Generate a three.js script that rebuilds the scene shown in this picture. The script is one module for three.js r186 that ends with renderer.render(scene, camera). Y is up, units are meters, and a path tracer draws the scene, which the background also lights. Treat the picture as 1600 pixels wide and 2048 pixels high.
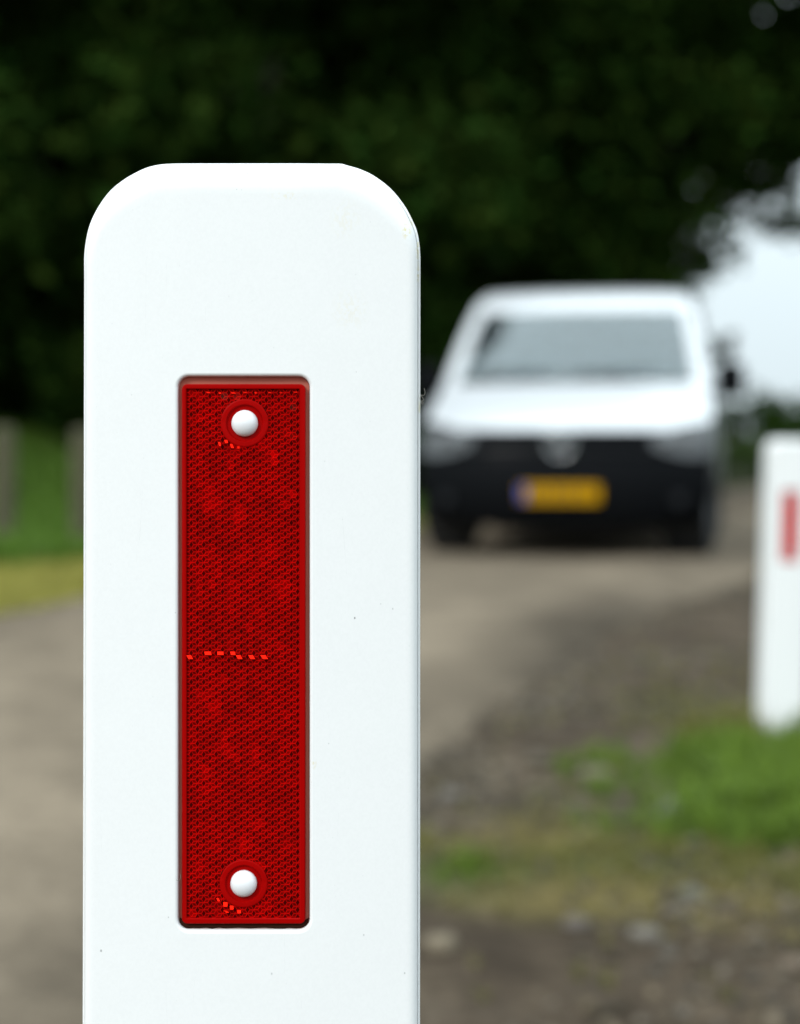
import * as THREE from 'three';
import { mergeGeometries, mergeVertices, toCreasedNormals } from 'three/addons/utils/BufferGeometryUtils.js';
import { RoundedBoxGeometry } from 'three/addons/geometries/RoundedBoxGeometry.js';

// ------------------------------------------------------------------ camera, sky, sun, exposure
const FOC = 3690;                       // focal length in photo pixels (photo 1600 x 2048)
const EYE = 0.763;                      // lens height above the road
const HZN = 885;                        // photo row of the horizon
const scene = new THREE.Scene();
const camera = new THREE.PerspectiveCamera(2 * Math.atan(1024 / FOC) * 180 / Math.PI, 1600 / 2048, 0.05, 900);
camera.position.set(0, EYE, 0);
camera.lookAt(0, EYE, -10);
camera.setViewOffset(1600, 2048, 0, 1024 - HZN, 1600, 2048);
camera.focus = 0.6;                     // on the near post
camera.userData.fStop = 7.0;            // 9 mm wide aperture
camera.updateProjectionMatrix();

const renderer = new THREE.WebGLRenderer({ antialias: true });
renderer.setSize(800, 1024);
renderer.toneMapping = THREE.LinearToneMapping;
renderer.toneMappingExposure = 1.15;
renderer.shadowMap.enabled = true;
renderer.shadowMap.type = THREE.PCFSoftShadowMap;

// seeded random and value noise
function rng(seed) { let s = seed >>> 0; return () => { s = (s + 0x6D2B79F5) >>> 0; let t = Math.imul(s ^ (s >>> 15), 1 | s); t = (t + Math.imul(t ^ (t >>> 7), 61 | t)) ^ t; return ((t ^ (t >>> 14)) >>> 0) / 4294967296; }; }
function hash(x, y, s = 0) { let h = Math.imul(x | 0, 374761393) ^ Math.imul(y | 0, 668265263) ^ Math.imul(s | 0, 1274126177); h = Math.imul(h ^ (h >>> 13), 1274126177); return ((h ^ (h >>> 16)) >>> 0) / 4294967296; }
function vnoise(x, y, s = 0, per = 0) {
  const xi = Math.floor(x), yi = Math.floor(y), fx = x - xi, fy = y - yi, u = fx * fx * (3 - 2 * fx), v = fy * fy * (3 - 2 * fy);
  const m = (a) => per ? ((a % per) + per) % per : a;
  const a = hash(m(xi), m(yi), s), b = hash(m(xi + 1), m(yi), s), c = hash(m(xi), m(yi + 1), s), d = hash(m(xi + 1), m(yi + 1), s);
  return a + (b - a) * u + (c - a) * v + (a - b - c + d) * u * v;
}
function fbm(x, y, o = 4, s = 0) { let t = 0, a = 0.5, n = 0; for (let i = 0; i < o; i++) { t += a * vnoise(x, y, s + i); n += a; a *= 0.5; x *= 2.03; y *= 2.03; } return t / n; }
const sstep = (a, b, x) => { const t = Math.min(1, Math.max(0, (x - a) / (b - a))); return t * t * (3 - 2 * t); };
const lerp = (a, b, t) => a + (b - a) * t;
const clamp = (x, a, b) => Math.min(b, Math.max(a, x));
function table(tab, x) {               // smooth interpolation of [x, y] pairs
  if (x <= tab[0][0]) { const [p, q] = tab; return p[1] + (x - p[0]) * (q[1] - p[1]) / (q[0] - p[0]); }
  for (let i = 1; i < tab.length; i++) if (x <= tab[i][0]) {
    const p = tab[i - 1], q = tab[i], o = tab[i - 2] || p, r = tab[i + 1] || q, h = q[0] - p[0], t = (x - p[0]) / h;
    const m0 = (q[1] - o[1]) / (q[0] - o[0]) * h, m1 = (r[1] - p[1]) / (r[0] - p[0]) * h, t2 = t * t, t3 = t2 * t;
    return (2 * t3 - 3 * t2 + 1) * p[1] + (t3 - 2 * t2 + t) * m0 + (-2 * t3 + 3 * t2) * q[1] + (t3 - t2) * m1;
  }
  const q = tab[tab.length - 1], p = tab[tab.length - 2]; return q[1] + (x - q[0]) * (q[1] - p[1]) / (q[0] - p[0]);
}

// overcast sky: brighter towards the zenith, soft cloud
{
  const W = 512, H = 256, d = new Float32Array(W * H * 4);
  for (let j = 0; j < H; j++) {
    const el = ((j + 0.5) / H - 0.5) * Math.PI, se = Math.max(0, Math.sin(el));
    for (let i = 0; i < W; i++) {
      const az = (i + 0.5) / W * 2 * Math.PI, r = Math.cos(el);
      const c = el > 0 ? 0.93 + 0.14 * fbm(4 + 2.2 * r * Math.cos(az) + 1.5 * se, 4 + 2.2 * r * Math.sin(az), 4, 7) : 1;
      const L = (0.73 + 1.54 * se) * c, k = (j * W + i) * 4;
      d[k] = L * 0.85; d[k + 1] = L * 0.985; d[k + 2] = L * 1.04; d[k + 3] = 1;
    }
  }
  const t = new THREE.DataTexture(d, W, H, THREE.RGBAFormat, THREE.FloatType);
  t.mapping = THREE.EquirectangularReflectionMapping; t.magFilter = t.minFilter = THREE.LinearFilter; t.needsUpdate = true;
  scene.background = t; scene.environment = t;
}
const sun = new THREE.DirectionalLight(new THREE.Color().setRGB(1, 0.965, 0.91), 1.5);
sun.position.set(-13, 14, 13); sun.target.position.set(0, 0, -4); scene.add(sun, sun.target);
sun.castShadow = true; sun.shadow.radius = 34; sun.shadow.mapSize.set(2048, 2048);
Object.assign(sun.shadow.camera, { left: -25, right: 25, top: 25, bottom: -25, near: 0.5, far: 80 });

// ------------------------------------------------------------------ helpers
const taken = {};
function numbered(name) { const n = taken[name] = (taken[name] ?? -1) + 1; return n ? `${name}_${String(n).padStart(3, '0')}` : name; }
function mesh(name, geo, mat, parent) {
  const m = new THREE.Mesh(geo, mat); m.name = name; m.castShadow = m.receiveShadow = true; parent.add(m); return m;
}
function thing(name, label, category, pos = [0, 0, 0], turn = 0, group) {
  const g = new THREE.Group(); g.name = numbered(name); g.position.set(...pos); g.rotation.y = turn; g.userData = { label, category };
  if (group) g.userData.group = group; scene.add(g); return g;
}
function structure(name, geo, mat) { const m = mesh(name, geo, mat, scene); m.userData.kind = 'structure'; return m; }
function std(rgb, rough, extra = {}) { const m = new THREE.MeshPhysicalMaterial({ roughness: rough, side: THREE.DoubleSide, ...extra }); m.color.setRGB(...rgb); return m; }
const PX = (px, d) => (px - 800) / FOC * d, PY = (py, d) => EYE - (py - HZN) / FOC * d;
function rowsToGeometry(rows, closed = false, uvf) {     // grid of points -> indexed geometry
  const n = rows[0].length, pos = [], uv = [], idx = [];
  for (const r of rows) for (const p of r) { pos.push(p[0], p[1], p[2]); const q = uvf ? uvf(p) : [p[0], p[1]]; uv.push(q[0], q[1]); }
  for (let j = 0; j + 1 < rows.length; j++) for (let i = 0; i < (closed ? n : n - 1); i++) {
    const a = j * n + i, b = j * n + (i + 1) % n, c = a + n, e = b + n; idx.push(a, b, e, a, e, c);
  }
  const g = new THREE.BufferGeometry();
  g.setAttribute('position', new THREE.Float32BufferAttribute(pos, 3)); g.setAttribute('uv', new THREE.Float32BufferAttribute(uv, 2));
  g.setIndex(idx); g.computeVertexNormals(); return g;
}
function tex(w, h, f, srgb = true, repeat = true) {
  const d = new Uint8Array(w * h * 4), o = [0, 0, 0];
  const enc = (c) => c <= 0.0031308 ? 12.92 * c : 1.055 * Math.pow(c, 1 / 2.4) - 0.055;
  for (let j = 0; j < h; j++) for (let i = 0; i < w; i++) {
    f(i, j, o); const k = (j * w + i) * 4;
    for (let c = 0; c < 3; c++) d[k + c] = Math.round(255 * clamp(srgb ? enc(clamp(o[c], 0, 1)) : o[c], 0, 1));
    d[k + 3] = 255;
  }
  const t = new THREE.DataTexture(d, w, h); t.magFilter = THREE.LinearFilter; t.minFilter = THREE.LinearMipmapLinearFilter; t.generateMipmaps = true;
  t.wrapS = t.wrapT = repeat ? THREE.RepeatWrapping : THREE.ClampToEdgeWrapping;
  if (srgb) t.colorSpace = THREE.SRGBColorSpace; t.needsUpdate = true; return t;
}

// ------------------------------------------------------------------ ground and road
const RIGHT = [[-9, -1.4], [0, -0.55], [2.4, -0.25], [4.3, 0.05], [6.05, 0.5], [8.66, 1.25], [9.9, 1.8], [13, 2.75], [18, 4.3], [26, 7.2], [36, 12], [60, 26]];
const LEFT = [[-9, -5.0], [0, -3.8], [2.4, -3.25], [4.3, -2.8], [6.05, -2.4], [8.3, -1.85], [9.4, -1.6], [13, -0.65], [18, 0.8], [26, 3.4], [36, 7.6], [60, 20]];
const roadR = (d) => table(RIGHT, d) + 0.10 * (fbm(d * 1.7, 3.1, 3, 11) - 0.5) + 0.05 * (vnoise(d * 9, 1, 12) - 0.5);
const roadL = (d) => table(LEFT, d) + 0.12 * (fbm(d * 1.3, 8.4, 3, 13) - 0.5);
function groundY(x, z) {
  const d = -z;
  let h = 0.03 * (fbm(x * 1.1 + 20, z * 1.1 + 20, 3, 21) - 0.5) + 0.012 * (fbm(x * 9, z * 9, 2, 22) - 0.5);
  const l = roadL(d), r = roadR(d);
  const out = Math.max(l - x, x - r);                          // distance outside the road
  if (d > -9 && d < 60) h = lerp(-0.035, h, sstep(-0.12, 0.22, out));
  const far = Math.min(1, sstep(0.9, 7, l - x)) * sstep(10.2, 17.5, d);   // bank under the trees
  h += 0.95 * far;
  return h;
}
const verdure = (x, z) => {            // moss, dry grass and turf patches on the verge: [turf, moss, straw]
  const d = -z, blob = (px, py, rx, ry) => { const bd = EYE * FOC / (py - HZN), bx = PX(px, bd); const q = Math.hypot((x - bx) / rx, (d - bd) / ry); return 1 - sstep(0.25, 1.25, q + 1.1 * (fbm(x * 5, z * 5, 4, 31) - 0.5)); };
  const turf = Math.max(blob(1500, 1560, 0.27, 0.5), blob(1640, 1590, 0.5, 0.8), 0.33 * blob(920, 1760, 0.17, 0.17), 0.33 * blob(1210, 1650, 0.2, 0.2));
  const moss = Math.max(blob(1250, 1720, 0.42, 0.42), blob(1520, 1740, 0.32, 0.28), blob(1020, 1740, 0.25, 0.2), 0.6 * blob(1430, 1420, 0.3, 0.6));
  const straw = Math.max(blob(1190, 1790, 0.26, 0.16), blob(1430, 1800, 0.2, 0.2), blob(1080, 1680, 0.2, 0.2), 0.7 * blob(1500, 1850, 0.22, 0.12));
  return [turf, moss, straw];
};
{
  const map = (n, lo, hi, c, k) => Array.from({ length: n }, (_, i) => { const t = i / (n - 1) * 2 - 1, s = Math.sinh(k * t) / Math.sinh(k); return c + (s < 0 ? s * (c - lo) : s * (hi - c)); });
  const xs = map(260, -300, 300, 0.3, 7.4), zs = map(300, -420, 60, -4.4, 7.0);
  const rows = zs.map((z) => xs.map((x) => [x, groundY(x, z), z]));
  const g = rowsToGeometry(rows, false, (p) => [p[0] / 1.1, p[2] / 1.1]);
  const col = [], P = g.attributes.position;
  for (let i = 0; i < P.count; i++) {
    const x = P.getX(i), z = P.getZ(i), d = -z;
    const n = fbm(x * 2.6, z * 2.6, 4, 41), n2 = fbm(x * 13, z * 13, 3, 42), n3 = fbm(x * 0.8 + 9, z * 0.8, 3, 43);
    let c = [0.088, 0.067, 0.048], mix = (t, r, gg, b) => { c = [lerp(c[0], r, t), lerp(c[1], gg, t), lerp(c[2], b, t)]; };
    mix(sstep(0.42, 0.7, n) * 0.75, 0.125, 0.096, 0.068);                 // paler grit
    mix(sstep(0.55, 0.8, n2) * 0.6, 0.16, 0.128, 0.097);
    mix(sstep(0.52, 0.30, n2) * 0.55, 0.038, 0.030, 0.024);               // damp dark soil
    if (d > 1.5 && d < 12 && x > -1) { const [t, m, s] = verdure(x, z); mix(0.75 * m, 0.088, 0.098, 0.03); mix(0.7 * s, 0.175, 0.135, 0.05); mix(0.8 * t, 0.06, 0.10, 0.018); }
    const left = sstep(0.0, 0.5, roadL(d) - x) * sstep(2, 4, d);            // straw and grass verge along the left edge
    mix(left, 0.26, 0.25, 0.08); mix(left * sstep(1.2, 2.6, roadL(d) - x), 0.07, 0.125, 0.02);
    mix(sstep(17, 24, d), 0.055, 0.062, 0.03); mix(sstep(2.2, 4.5, x - roadR(d)), 0.07, 0.095, 0.03);
    if (d < 4 && x > -1) mix(0.5 * sstep(2.98, 2.86, d + 0.5 * (fbm(x * 3, z * 3, 4, 44) - 0.5)) * sstep(0.35, 0.5, fbm(x * 5, z * 5, 3, 46)), 0.048, 0.035, 0.025);   // bare damp soil
    if (n3 > 0.6) mix((n3 - 0.6), 0.09, 0.085, 0.06);
    col.push(...c);
  }
  g.setAttribute('color', new THREE.Float32BufferAttribute(col, 3));
  const grit = tex(512, 512, (i, j, o) => { const v = 0.72 + 0.30 * (vnoise(i / 4, j / 4, 51, 128) - 0.5) + 0.34 * (vnoise(i / 10.667, j / 10.667, 52, 48) - 0.5) + 0.24 * (hash(i, j, 53) - 0.5); o[0] = v; o[1] = v * 0.985; o[2] = v * 0.965; });
  const m = new THREE.MeshPhysicalMaterial({ vertexColors: true, map: grit, roughness: 1, specularIntensity: 0.1, bumpMap: grit, bumpScale: 0.006 });
  structure('ground', g, m);

  const ds = []; for (let d = -9; d < 58; d += d < 16 ? 0.06 : 0.5) ds.push(d);
  const rr = ds.map((d) => { const l = roadL(d), r = roadR(d), row = []; for (let k = 0; k <= 36; k++) { const t = k / 36, e = Math.min(t, 1 - t); const x = lerp(l, r, t); row.push([x, 0.016 * sstep(0, 0.3, e) + 0.008 * (fbm(x * 1.4, d * 0.7, 3, 61) - 0.5) - 0.06 * (1 - sstep(0, 0.035, e)), -d]); } return row; });
  const rg = rowsToGeometry(rr.map((r) => r.slice()), false, (p) => [p[0] / 2.4, p[2] / 2.4]);
  const rc = [], RP = rg.attributes.position;
  for (let i = 0; i < RP.count; i++) {
    const x = RP.getX(i), d = -RP.getZ(i), t = (x - roadL(d)) / (roadR(d) - roadL(d));
    const n = fbm(x * 1.5, d * 0.55, 4, 71), n2 = fbm(x * 6, d * 4, 3, 72);
    const w = Math.exp(-(((t - 0.27) / 0.1) ** 2)) + Math.exp(-(((t - 0.74) / 0.11) ** 2));        // worn wheel tracks, paler
    let v = 0.76 + 0.95 * (n - 0.5) + 0.4 * (n2 - 0.5) + 0.22 * w - 0.22 * sstep(0.80, 0.99, t + 0.12 * (n2 - 0.5));
    rc.push(0.235 * v, 0.188 * v, 0.138 * v);
  }
  rg.setAttribute('color', new THREE.Float32BufferAttribute(rc, 3));
  const aggr = tex(512, 512, (i, j, o) => { const a = vnoise(i / 2, j / 2, 81, 256), b = vnoise(i / 8, j / 8, 82, 64), c = vnoise(i / 32, j / 32, 83, 16); const v = 0.80 + 0.4 * (a - 0.5) + 0.2 * (b - 0.5) + 0.2 * (c - 0.5); o[0] = v; o[1] = v * 0.99; o[2] = v * 0.975; });
  structure('road', rg, new THREE.MeshPhysicalMaterial({ vertexColors: true, map: aggr, roughness: 1, specularIntensity: 0.15, bumpMap: aggr, bumpScale: 0.003 }));
}

// ------------------------------------------------------------------ verge stones and gravel
function stoneGeometry(seed) {
  const g = mergeVertices(new THREE.IcosahedronGeometry(1, 1).deleteAttribute('normal').deleteAttribute('uv')), P = g.attributes.position, v = new THREE.Vector3();
  for (let i = 0; i < P.count; i++) { v.fromBufferAttribute(P, i); const k = 0.78 + 0.44 * hash(i, seed, 5); v.multiplyScalar(k); P.setXYZ(i, v.x, v.y * 0.62, v.z); }
  g.computeVertexNormals(); return g;
}
{
  const R = rng(91), M = new THREE.Matrix4(), q = new THREE.Quaternion(), c = new THREE.Color();
  const spots = [];
  while (spots.length < 10500) {
    const d = 0.9 + 9.5 * Math.pow(R(), 1.4), x = roadR(d) + (R() < 0.35 ? (R() - 0.42) * 0.4 : R() * 1.6 - 0.05);
    if (Math.abs(x) > 0.235 * d + 0.4) continue;
    const [t, m] = verdure(x, -d); if (R() < 0.8 * t + 0.35 * m) continue;
    if (fbm(x * 2, d * 2, 3, 95) < 0.34 + 0.25 * R()) continue;
    spots.push([x, -d]);
  }
  const g = new THREE.InstancedMesh(stoneGeometry(3), std([1, 1, 1], 0.95, { specularIntensity: 0.2 }), spots.length); g.name = 'gravel'; g.userData = { kind: 'stuff', label: 'loose grey and brown gravel scattered along the road verge', category: 'gravel' };
  spots.forEach(([x, z], i) => {
    const s = 0.004 + 0.011 * Math.pow(R(), 2.6); q.setFromEuler(new THREE.Euler(R() * 0.6, R() * 6.3, R() * 0.6));
    M.compose(new THREE.Vector3(x, groundY(x, z) + s * 0.25, z), q, new THREE.Vector3(s * (0.8 + 0.5 * R()), s, s * (0.8 + 0.5 * R()))); g.setMatrixAt(i, M);
    const b = 0.036 + 0.095 * Math.pow(R(), 1.7), w = R(); g.setColorAt(i, c.setRGB(b * (1.04 + 0.12 * w), b * 0.9, b * (0.74 - 0.16 * w)));
  });
  g.castShadow = g.receiveShadow = true; scene.add(g);
  // larger pale stones one can tell apart
  const list = [[1291, 1880, 0.022, [0.36, 0.32, 0.27], 'rounded pale stone lying alone on dark verge soil'], [880, 1900, 0.026, [0.38, 0.31, 0.22], 'largest sandy yellow stone on the verge beside the tall post'], [1155, 1850, 0.02, [0.28, 0.24, 0.21], 'flat pinkish grey stone on dark verge soil'],
    [1380, 1800, 0.024, [0.27, 0.26, 0.21], 'grey stone among dry grass and moss'], [1190, 1560, 0.034, [0.30, 0.23, 0.19], 'reddish stone at the left end of the grass clump'], [1080, 1535, 0.03, [0.26, 0.22, 0.17], 'brown stone in the gravel strip beside the road'],
    [900, 1600, 0.026, [0.27, 0.24, 0.21], 'grey stone in gravel close behind the tall post'], [1350, 1635, 0.034, [0.25, 0.25, 0.21], 'pale grey stone in front of the grass clump'], [1590, 1940, 0.02, [0.30, 0.23, 0.17], 'small orange brown stone on bare soil']];
  list.forEach(([px, py, r, rgb, label], i) => {
    const d = EYE * FOC / (py - HZN), x = PX(px, d), s = thing('stone', label, 'stone', [x, groundY(x, -d), -d], i * 1.7, 'pale stones lying on the verge');
    const m = mesh('stone_body', stoneGeometry(20 + i), std(rgb.map((v) => v * 0.42), 0.95, { specularIntensity: 0.2 }), s); m.scale.set(r * 1.15, r, r); m.position.y = r * 0.4;
  });
}

// ------------------------------------------------------------------ grass
function tuftGeometry(seed, n, h, spread, wid) {
  const R = rng(seed), pos = [], idx = [], nor = [];
  for (let b = 0; b < n; b++) {
    const a = R() * 6.283, lean = (0.15 + 0.85 * R()) * spread, bh = h * (0.55 + 0.6 * R()), w = wid * (0.7 + 0.6 * R()), bx = (R() - 0.5) * 0.5 * spread, bz = (R() - 0.5) * 0.5 * spread;
    const dx = Math.cos(a), dz = Math.sin(a), px = -dz, pz = dx, base = pos.length / 3;
    for (let k = 0; k < 4; k++) { const t = k / 3, ww = w * (1 - t * t) * 0.5, o = lean * t * t, y = bh * (t - 0.18 * t * t); const cx = bx + dx * o, cz = bz + dz * o; pos.push(cx - px * ww, y, cz - pz * ww, cx + px * ww, y, cz + pz * ww); }
    for (let k = 0; k < 3; k++) { const o = base + k * 2; idx.push(o, o + 1, o + 3, o, o + 3, o + 2); }
  }
  const g = new THREE.BufferGeometry(); g.setAttribute('position', new THREE.Float32BufferAttribute(pos, 3)); g.setIndex(idx); g.computeVertexNormals(); return g;
}
const grassMat = std([1, 1, 1], 0.7, { transmission: 0.3, thickness: 0, specularIntensity: 0.4 }); grassMat.roughness = 0.95;
function grass(name, label, geo, spots, tint) {        // one plain colour for each whole tuft
  const g = new THREE.InstancedMesh(geo, grassMat, spots.length), M = new THREE.Matrix4(), q = new THREE.Quaternion(), c = new THREE.Color(), R = rng(name.length * 77);
  g.name = name; g.userData = { kind: 'stuff', label, category: 'grass' };
  spots.forEach(([x, z, s], i) => { q.setFromAxisAngle(new THREE.Vector3(0, 1, 0), R() * 6.3); M.compose(new THREE.Vector3(x, groundY(x, z) - 0.005, z), q, new THREE.Vector3(s, s * (0.8 + 0.4 * R()), s)); g.setMatrixAt(i, M); const k = 0.75 + 0.5 * R(), t = tint(x, z); g.setColorAt(i, c.setRGB(t[0] * k, t[1] * k, t[2] * k)); });
  g.castShadow = g.receiveShadow = true; scene.add(g); return g;
}
{
  const R = rng(5), A = [], B = [], C = [];
  let guard = 0;
  while (A.length < 2000 && guard++ < 400000) {
    const d = 2.5 + 4.6 * R(), x = -0.1 + 1.9 * R(), [t, m, s] = verdure(x, -d), p = Math.max(t * t * (0.35 + 0.9 * fbm(x * 9, d * 9, 2, 37)), 0.22 * m, 0.18 * s, 0.015);
    if (x < roadR(d) + 0.05) continue;
    if (R() < p) A.push([x, -d, (0.4 + 0.55 * t) * (0.7 + 0.6 * R())]);
  }
  for (let i = 0; i < 70; i++) { const a = R() * 6.283, q = 0.05 + 0.16 * R(); A.push([0.965 + 1.2 * q * Math.cos(a), -4.62 + q * Math.sin(a) - 0.03, 0.8 + 0.8 * R()]); }   // longer blades round the foot of the distant post
  grass('verge_grass', 'fresh green grass clumps growing round the foot of the distant post', tuftGeometry(4, 14, 0.085, 0.07, 0.006), A, (x, z) => { const [t, m, s] = verdure(x, z); return t > 0.28 ? [0.108, 0.175, 0.012] : s > m ? [0.20, 0.17, 0.06] : [0.145, 0.135, 0.03]; });
  while (B.length < 3000) { const d = 3.5 + 10 * R(), x = roadL(d) + 0.12 - 1.3 * Math.pow(R(), 1.3); if (x < -0.235 * d - 0.5) continue; B.push([x, -d, 0.7 + 0.6 * R()]); }
  grass('roadside_grass', 'yellowish short grass strip along the far road edge', tuftGeometry(6, 12, 0.07, 0.06, 0.007), B, () => [0.31, 0.285, 0.06]);
  while (C.length < 5200) { const d = 11 + 9.5 * R(), x = roadL(d) - 0.9 - 6 * R(); if (x < -0.235 * d - 1) continue; C.push([x, -d, 1.3 + R()]); }
  grass('bank_grass', 'deep green grass covering the bank under the trees', tuftGeometry(8, 14, 0.12, 0.09, 0.010), C, () => [0.092, 0.175, 0.014]);
}

// ------------------------------------------------------------------ white marker posts with red reflectors
const U = 1 / 6150;                                            // metres per photo pixel on the near post
const LX = (px) => (px - 503.5) * U, LY = (py) => EYE + (HZN - py) * U;
function postBodyGeometry(lift = 0) {
  const Lp = [[168.4, 550], [168.3, 511], [171, 484], [177.3, 454.7], [186.7, 431], [201.6, 404.7], [220.3, 380.5], [243.8, 361], [267, 347], [290.6, 336], [314, 329.7], [337.5, 327.3], [400, 326.6]];
  const Rp = [[600, 326.6], [660, 327], [681, 327.2], [686, 327.8], [691.6, 329.7], [710, 334.7], [727.5, 341], [746, 350], [774, 370], [791.6, 387.5], [812, 415], [824, 437.5], [833.8, 461], [838.8, 487.5], [840.6, 511], [840.8, 550]];
  const curve = (pts, n) => new THREE.CatmullRomCurve3(pts.map(([x, y]) => { const k = lerp(1.0200, 1.0112, sstep(330, 500, y)); return new THREE.Vector3(((x - 800) * k + 296.5) * U, EYE + (HZN - y) * U * k + lift, 0); }), false, 'centripetal').getSpacedPoints(n);
  const top = [...curve(Lp, 60), ...curve(Rp, 64)].map((v) => [v.x, v.y]);
  const yb = -0.18, s0 = top[0], s1 = top[top.length - 1], nS = 46, nB = 40, outer = [];
  const xl = (y) => lerp(((165.4 - 800) * 1.0112 + 296.5) * U, s0[0], clamp((y - LY(2048)) / (s0[1] - LY(2048)), -2, 1)), xr = (y) => lerp(((840 - 800) * 1.0112 + 296.5) * U, s1[0], clamp((y - LY(2048)) / (s1[1] - LY(2048)), -2, 1));
  for (let i = 0; i < nS; i++) { const y = lerp(yb, s0[1], i / nS); outer.push([xl(y), y]); }
  outer.push(...top);
  for (let i = 1; i <= nS; i++) { const y = lerp(s1[1], yb, i / nS); outer.push([xr(y), y]); }
  for (let i = 1; i < nB; i++) { const t = i / nB; outer.push([lerp(xr(yb), xl(yb), t), yb]); }
  const N = outer.length;
  // pocket mouth matched to the outline: left side, top with its corners, right side, bottom with its corners
  const pl = LX(355.5), pr = LX(619), pt = LY(752.5), pb = LY(1861), pc = 22 * U;
  function pocket(inset, cr) {
    const l = pl + inset, r = pr - inset, t = pt - inset, b = pb + inset, c = Math.max(cr - inset, 0.0008), pts = [];
    const arcLine = (cx0, cx1, cy, a0, sgn, n) => {             // corner, straight, corner
      const L = Math.abs(cx1 - cx0), q = [], k = Math.round(n * 0.32), m = n - 2 * k;
      for (let i = 0; i < k; i++) { const a = a0 - i / k * Math.PI / 2; q.push([cx0 + c * Math.cos(a), cy + c * Math.sin(a)]); }
      for (let i = 0; i < m; i++) q.push([lerp(cx0, cx1, i / (m - 1)), cy + sgn * c]);
      for (let i = 1; i <= k; i++) { const a = a0 - Math.PI / 2 - i / k * Math.PI / 2; q.push([cx1 + c * Math.cos(a), cy + c * Math.sin(a)]); }
      return q;
    };
    for (let i = 0; i < nS; i++) pts.push([l, lerp(b + c, t - c, i / nS)]);
    pts.push(...arcLine(l + c, r - c, t - c, Math.PI, 1, top.length));
    for (let i = 1; i <= nS; i++) pts.push([r, lerp(t - c, b + c, i / nS)]);
    pts.push(...arcLine(r - c, l + c, b + c, 0, -1, nB - 1));
    return pts;
  }
  const normal = outer.map((p, i) => { const a = outer[(i + N - 1) % N], b = outer[(i + 1) % N], dx = b[0] - a[0], dy = b[1] - a[1], l = Math.hypot(dx, dy) || 1; return [dy / l, -dx / l]; });   // inward (clockwise outline)
  for (let i = 2 * nS + top.length - 1; i < N + 1; i++) normal[i % N] = [-(outer[i % N][0] - (xl(yb) + xr(yb)) / 2) / ((xr(yb) - xl(yb)) / 2), 0];   // buried foot: inset sideways only
  for (let pass = 0; pass < 2; pass++) { const src = normal.map((n) => n.slice()); for (let i = nS - 6; i < nS + top.length + 6; i++) { let a = 0, b = 0; for (let k = -5; k <= 5; k++) { a += src[(i + k + N) % N][0]; b += src[(i + k + N) % N][1]; } const l = Math.hypot(a, b); normal[i] = [a / l, b / l]; } }
  const width = normal.map(([, ny]) => 0.0030 + 0.0058 * sstep(-0.05, 0.9, -ny));
  const bow = (x) => -0.0022 * (x / 0.0546) ** 2;
  const rows = [], zb = -0.085;
  const ring = (ins, z) => outer.map(([x, y], i) => { const k = ins(i), n = normal[i]; return [x + n[0] * k, y + n[1] * k, z(i)]; });
  // back
  rows.push(outer.map(([x, y]) => [0.4 * x, lerp(0.3, y, 0.4), zb]));
  rows.push(ring(() => 0.006, () => zb)); rows.push(ring(() => 0.002, () => zb + 0.0018)); rows.push(ring(() => 0, () => zb + 0.006));
  // side wall up to the moulding lip, groove behind the front skin
  const edge = bow(0.0546);
  rows.push(ring(() => 0.0001, (i) => edge - width[i] - 0.0035)); rows.push(ring(() => 0, (i) => edge - width[i] - 0.0014));
  rows.push(ring(() => 0.0003, (i) => edge - width[i] - 0.0008)); rows.push(ring(() => 0.0007, (i) => edge - width[i] - 0.0008)); rows.push(ring(() => 0.0009, (i) => edge - width[i] - 0.0012));
  for (let k = 0; k <= 16; k++) { const u = Math.cos(k / 16 * Math.PI / 2) ** 0.8, f = 1 - Math.sqrt(Math.max(0, 1 - Math.pow(u, 2.9))); rows.push(ring((i) => 0.0010 + width[i] * 1.25 * (1 - u), (i) => { const x = outer[i][0] + normal[i][0] * (0.001 + width[i] * 1.25 * (1 - u)); return lerp(bow(x), edge - width[i], f); })); }
  const faceFrom = rows.length - 1, inner = rows[rows.length - 1], mouth = pocket(-0.0012, pc);
  for (let k = 1; k <= 44; k++) { const t = k / 45; rows.push(inner.map((p, i) => { const x = lerp(p[0], mouth[i][0], t), y = lerp(p[1], mouth[i][1], t); return [x, y, bow(x)]; })); }
  const faceTo = rows.length;
  for (let k = 0; k <= 6; k++) { const a = k / 6 * Math.PI / 2; rows.push(pocket(-0.0012 + 0.0012 * Math.sin(a), pc).map(([x, y]) => [x, y, bow(x) - 0.0012 * (1 - Math.cos(a))])); }
  rows.push(pocket(0.00005, pc).map(([x, y]) => [x, y, -0.0030])); rows.push(pocket(0.0003, pc).map(([x, y]) => [x, y, -0.0041]));
  rows.push(pocket(0.004, pc).map(([x, y]) => [x, y, -0.0043])); rows.push(pocket(0.02, pc).map(([x, y]) => [x, y, -0.0043]));
  const uv = (p) => [(p[0] + 0.06) / 0.12, (p[1] - 0.56) / 0.32];
  const g = rowsToGeometry(rows, true, uv);
  const sign = Math.sign(g.attributes.normal.getZ((faceFrom + 5) * N + 60));
  for (let j = faceFrom; j <= faceTo; j++) for (let i = 0; i < N; i++) { const sl = 0.0044 * rows[j][i][0] / 0.0546 ** 2, l = Math.hypot(sl, 1); g.attributes.normal.setXYZ(j * N + i, sign * sl / l, 0, sign / l); }
  // brown dirt lodged in the pocket, with transmitted red light put into its colour
  const col = [], per = rows.length;
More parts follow.
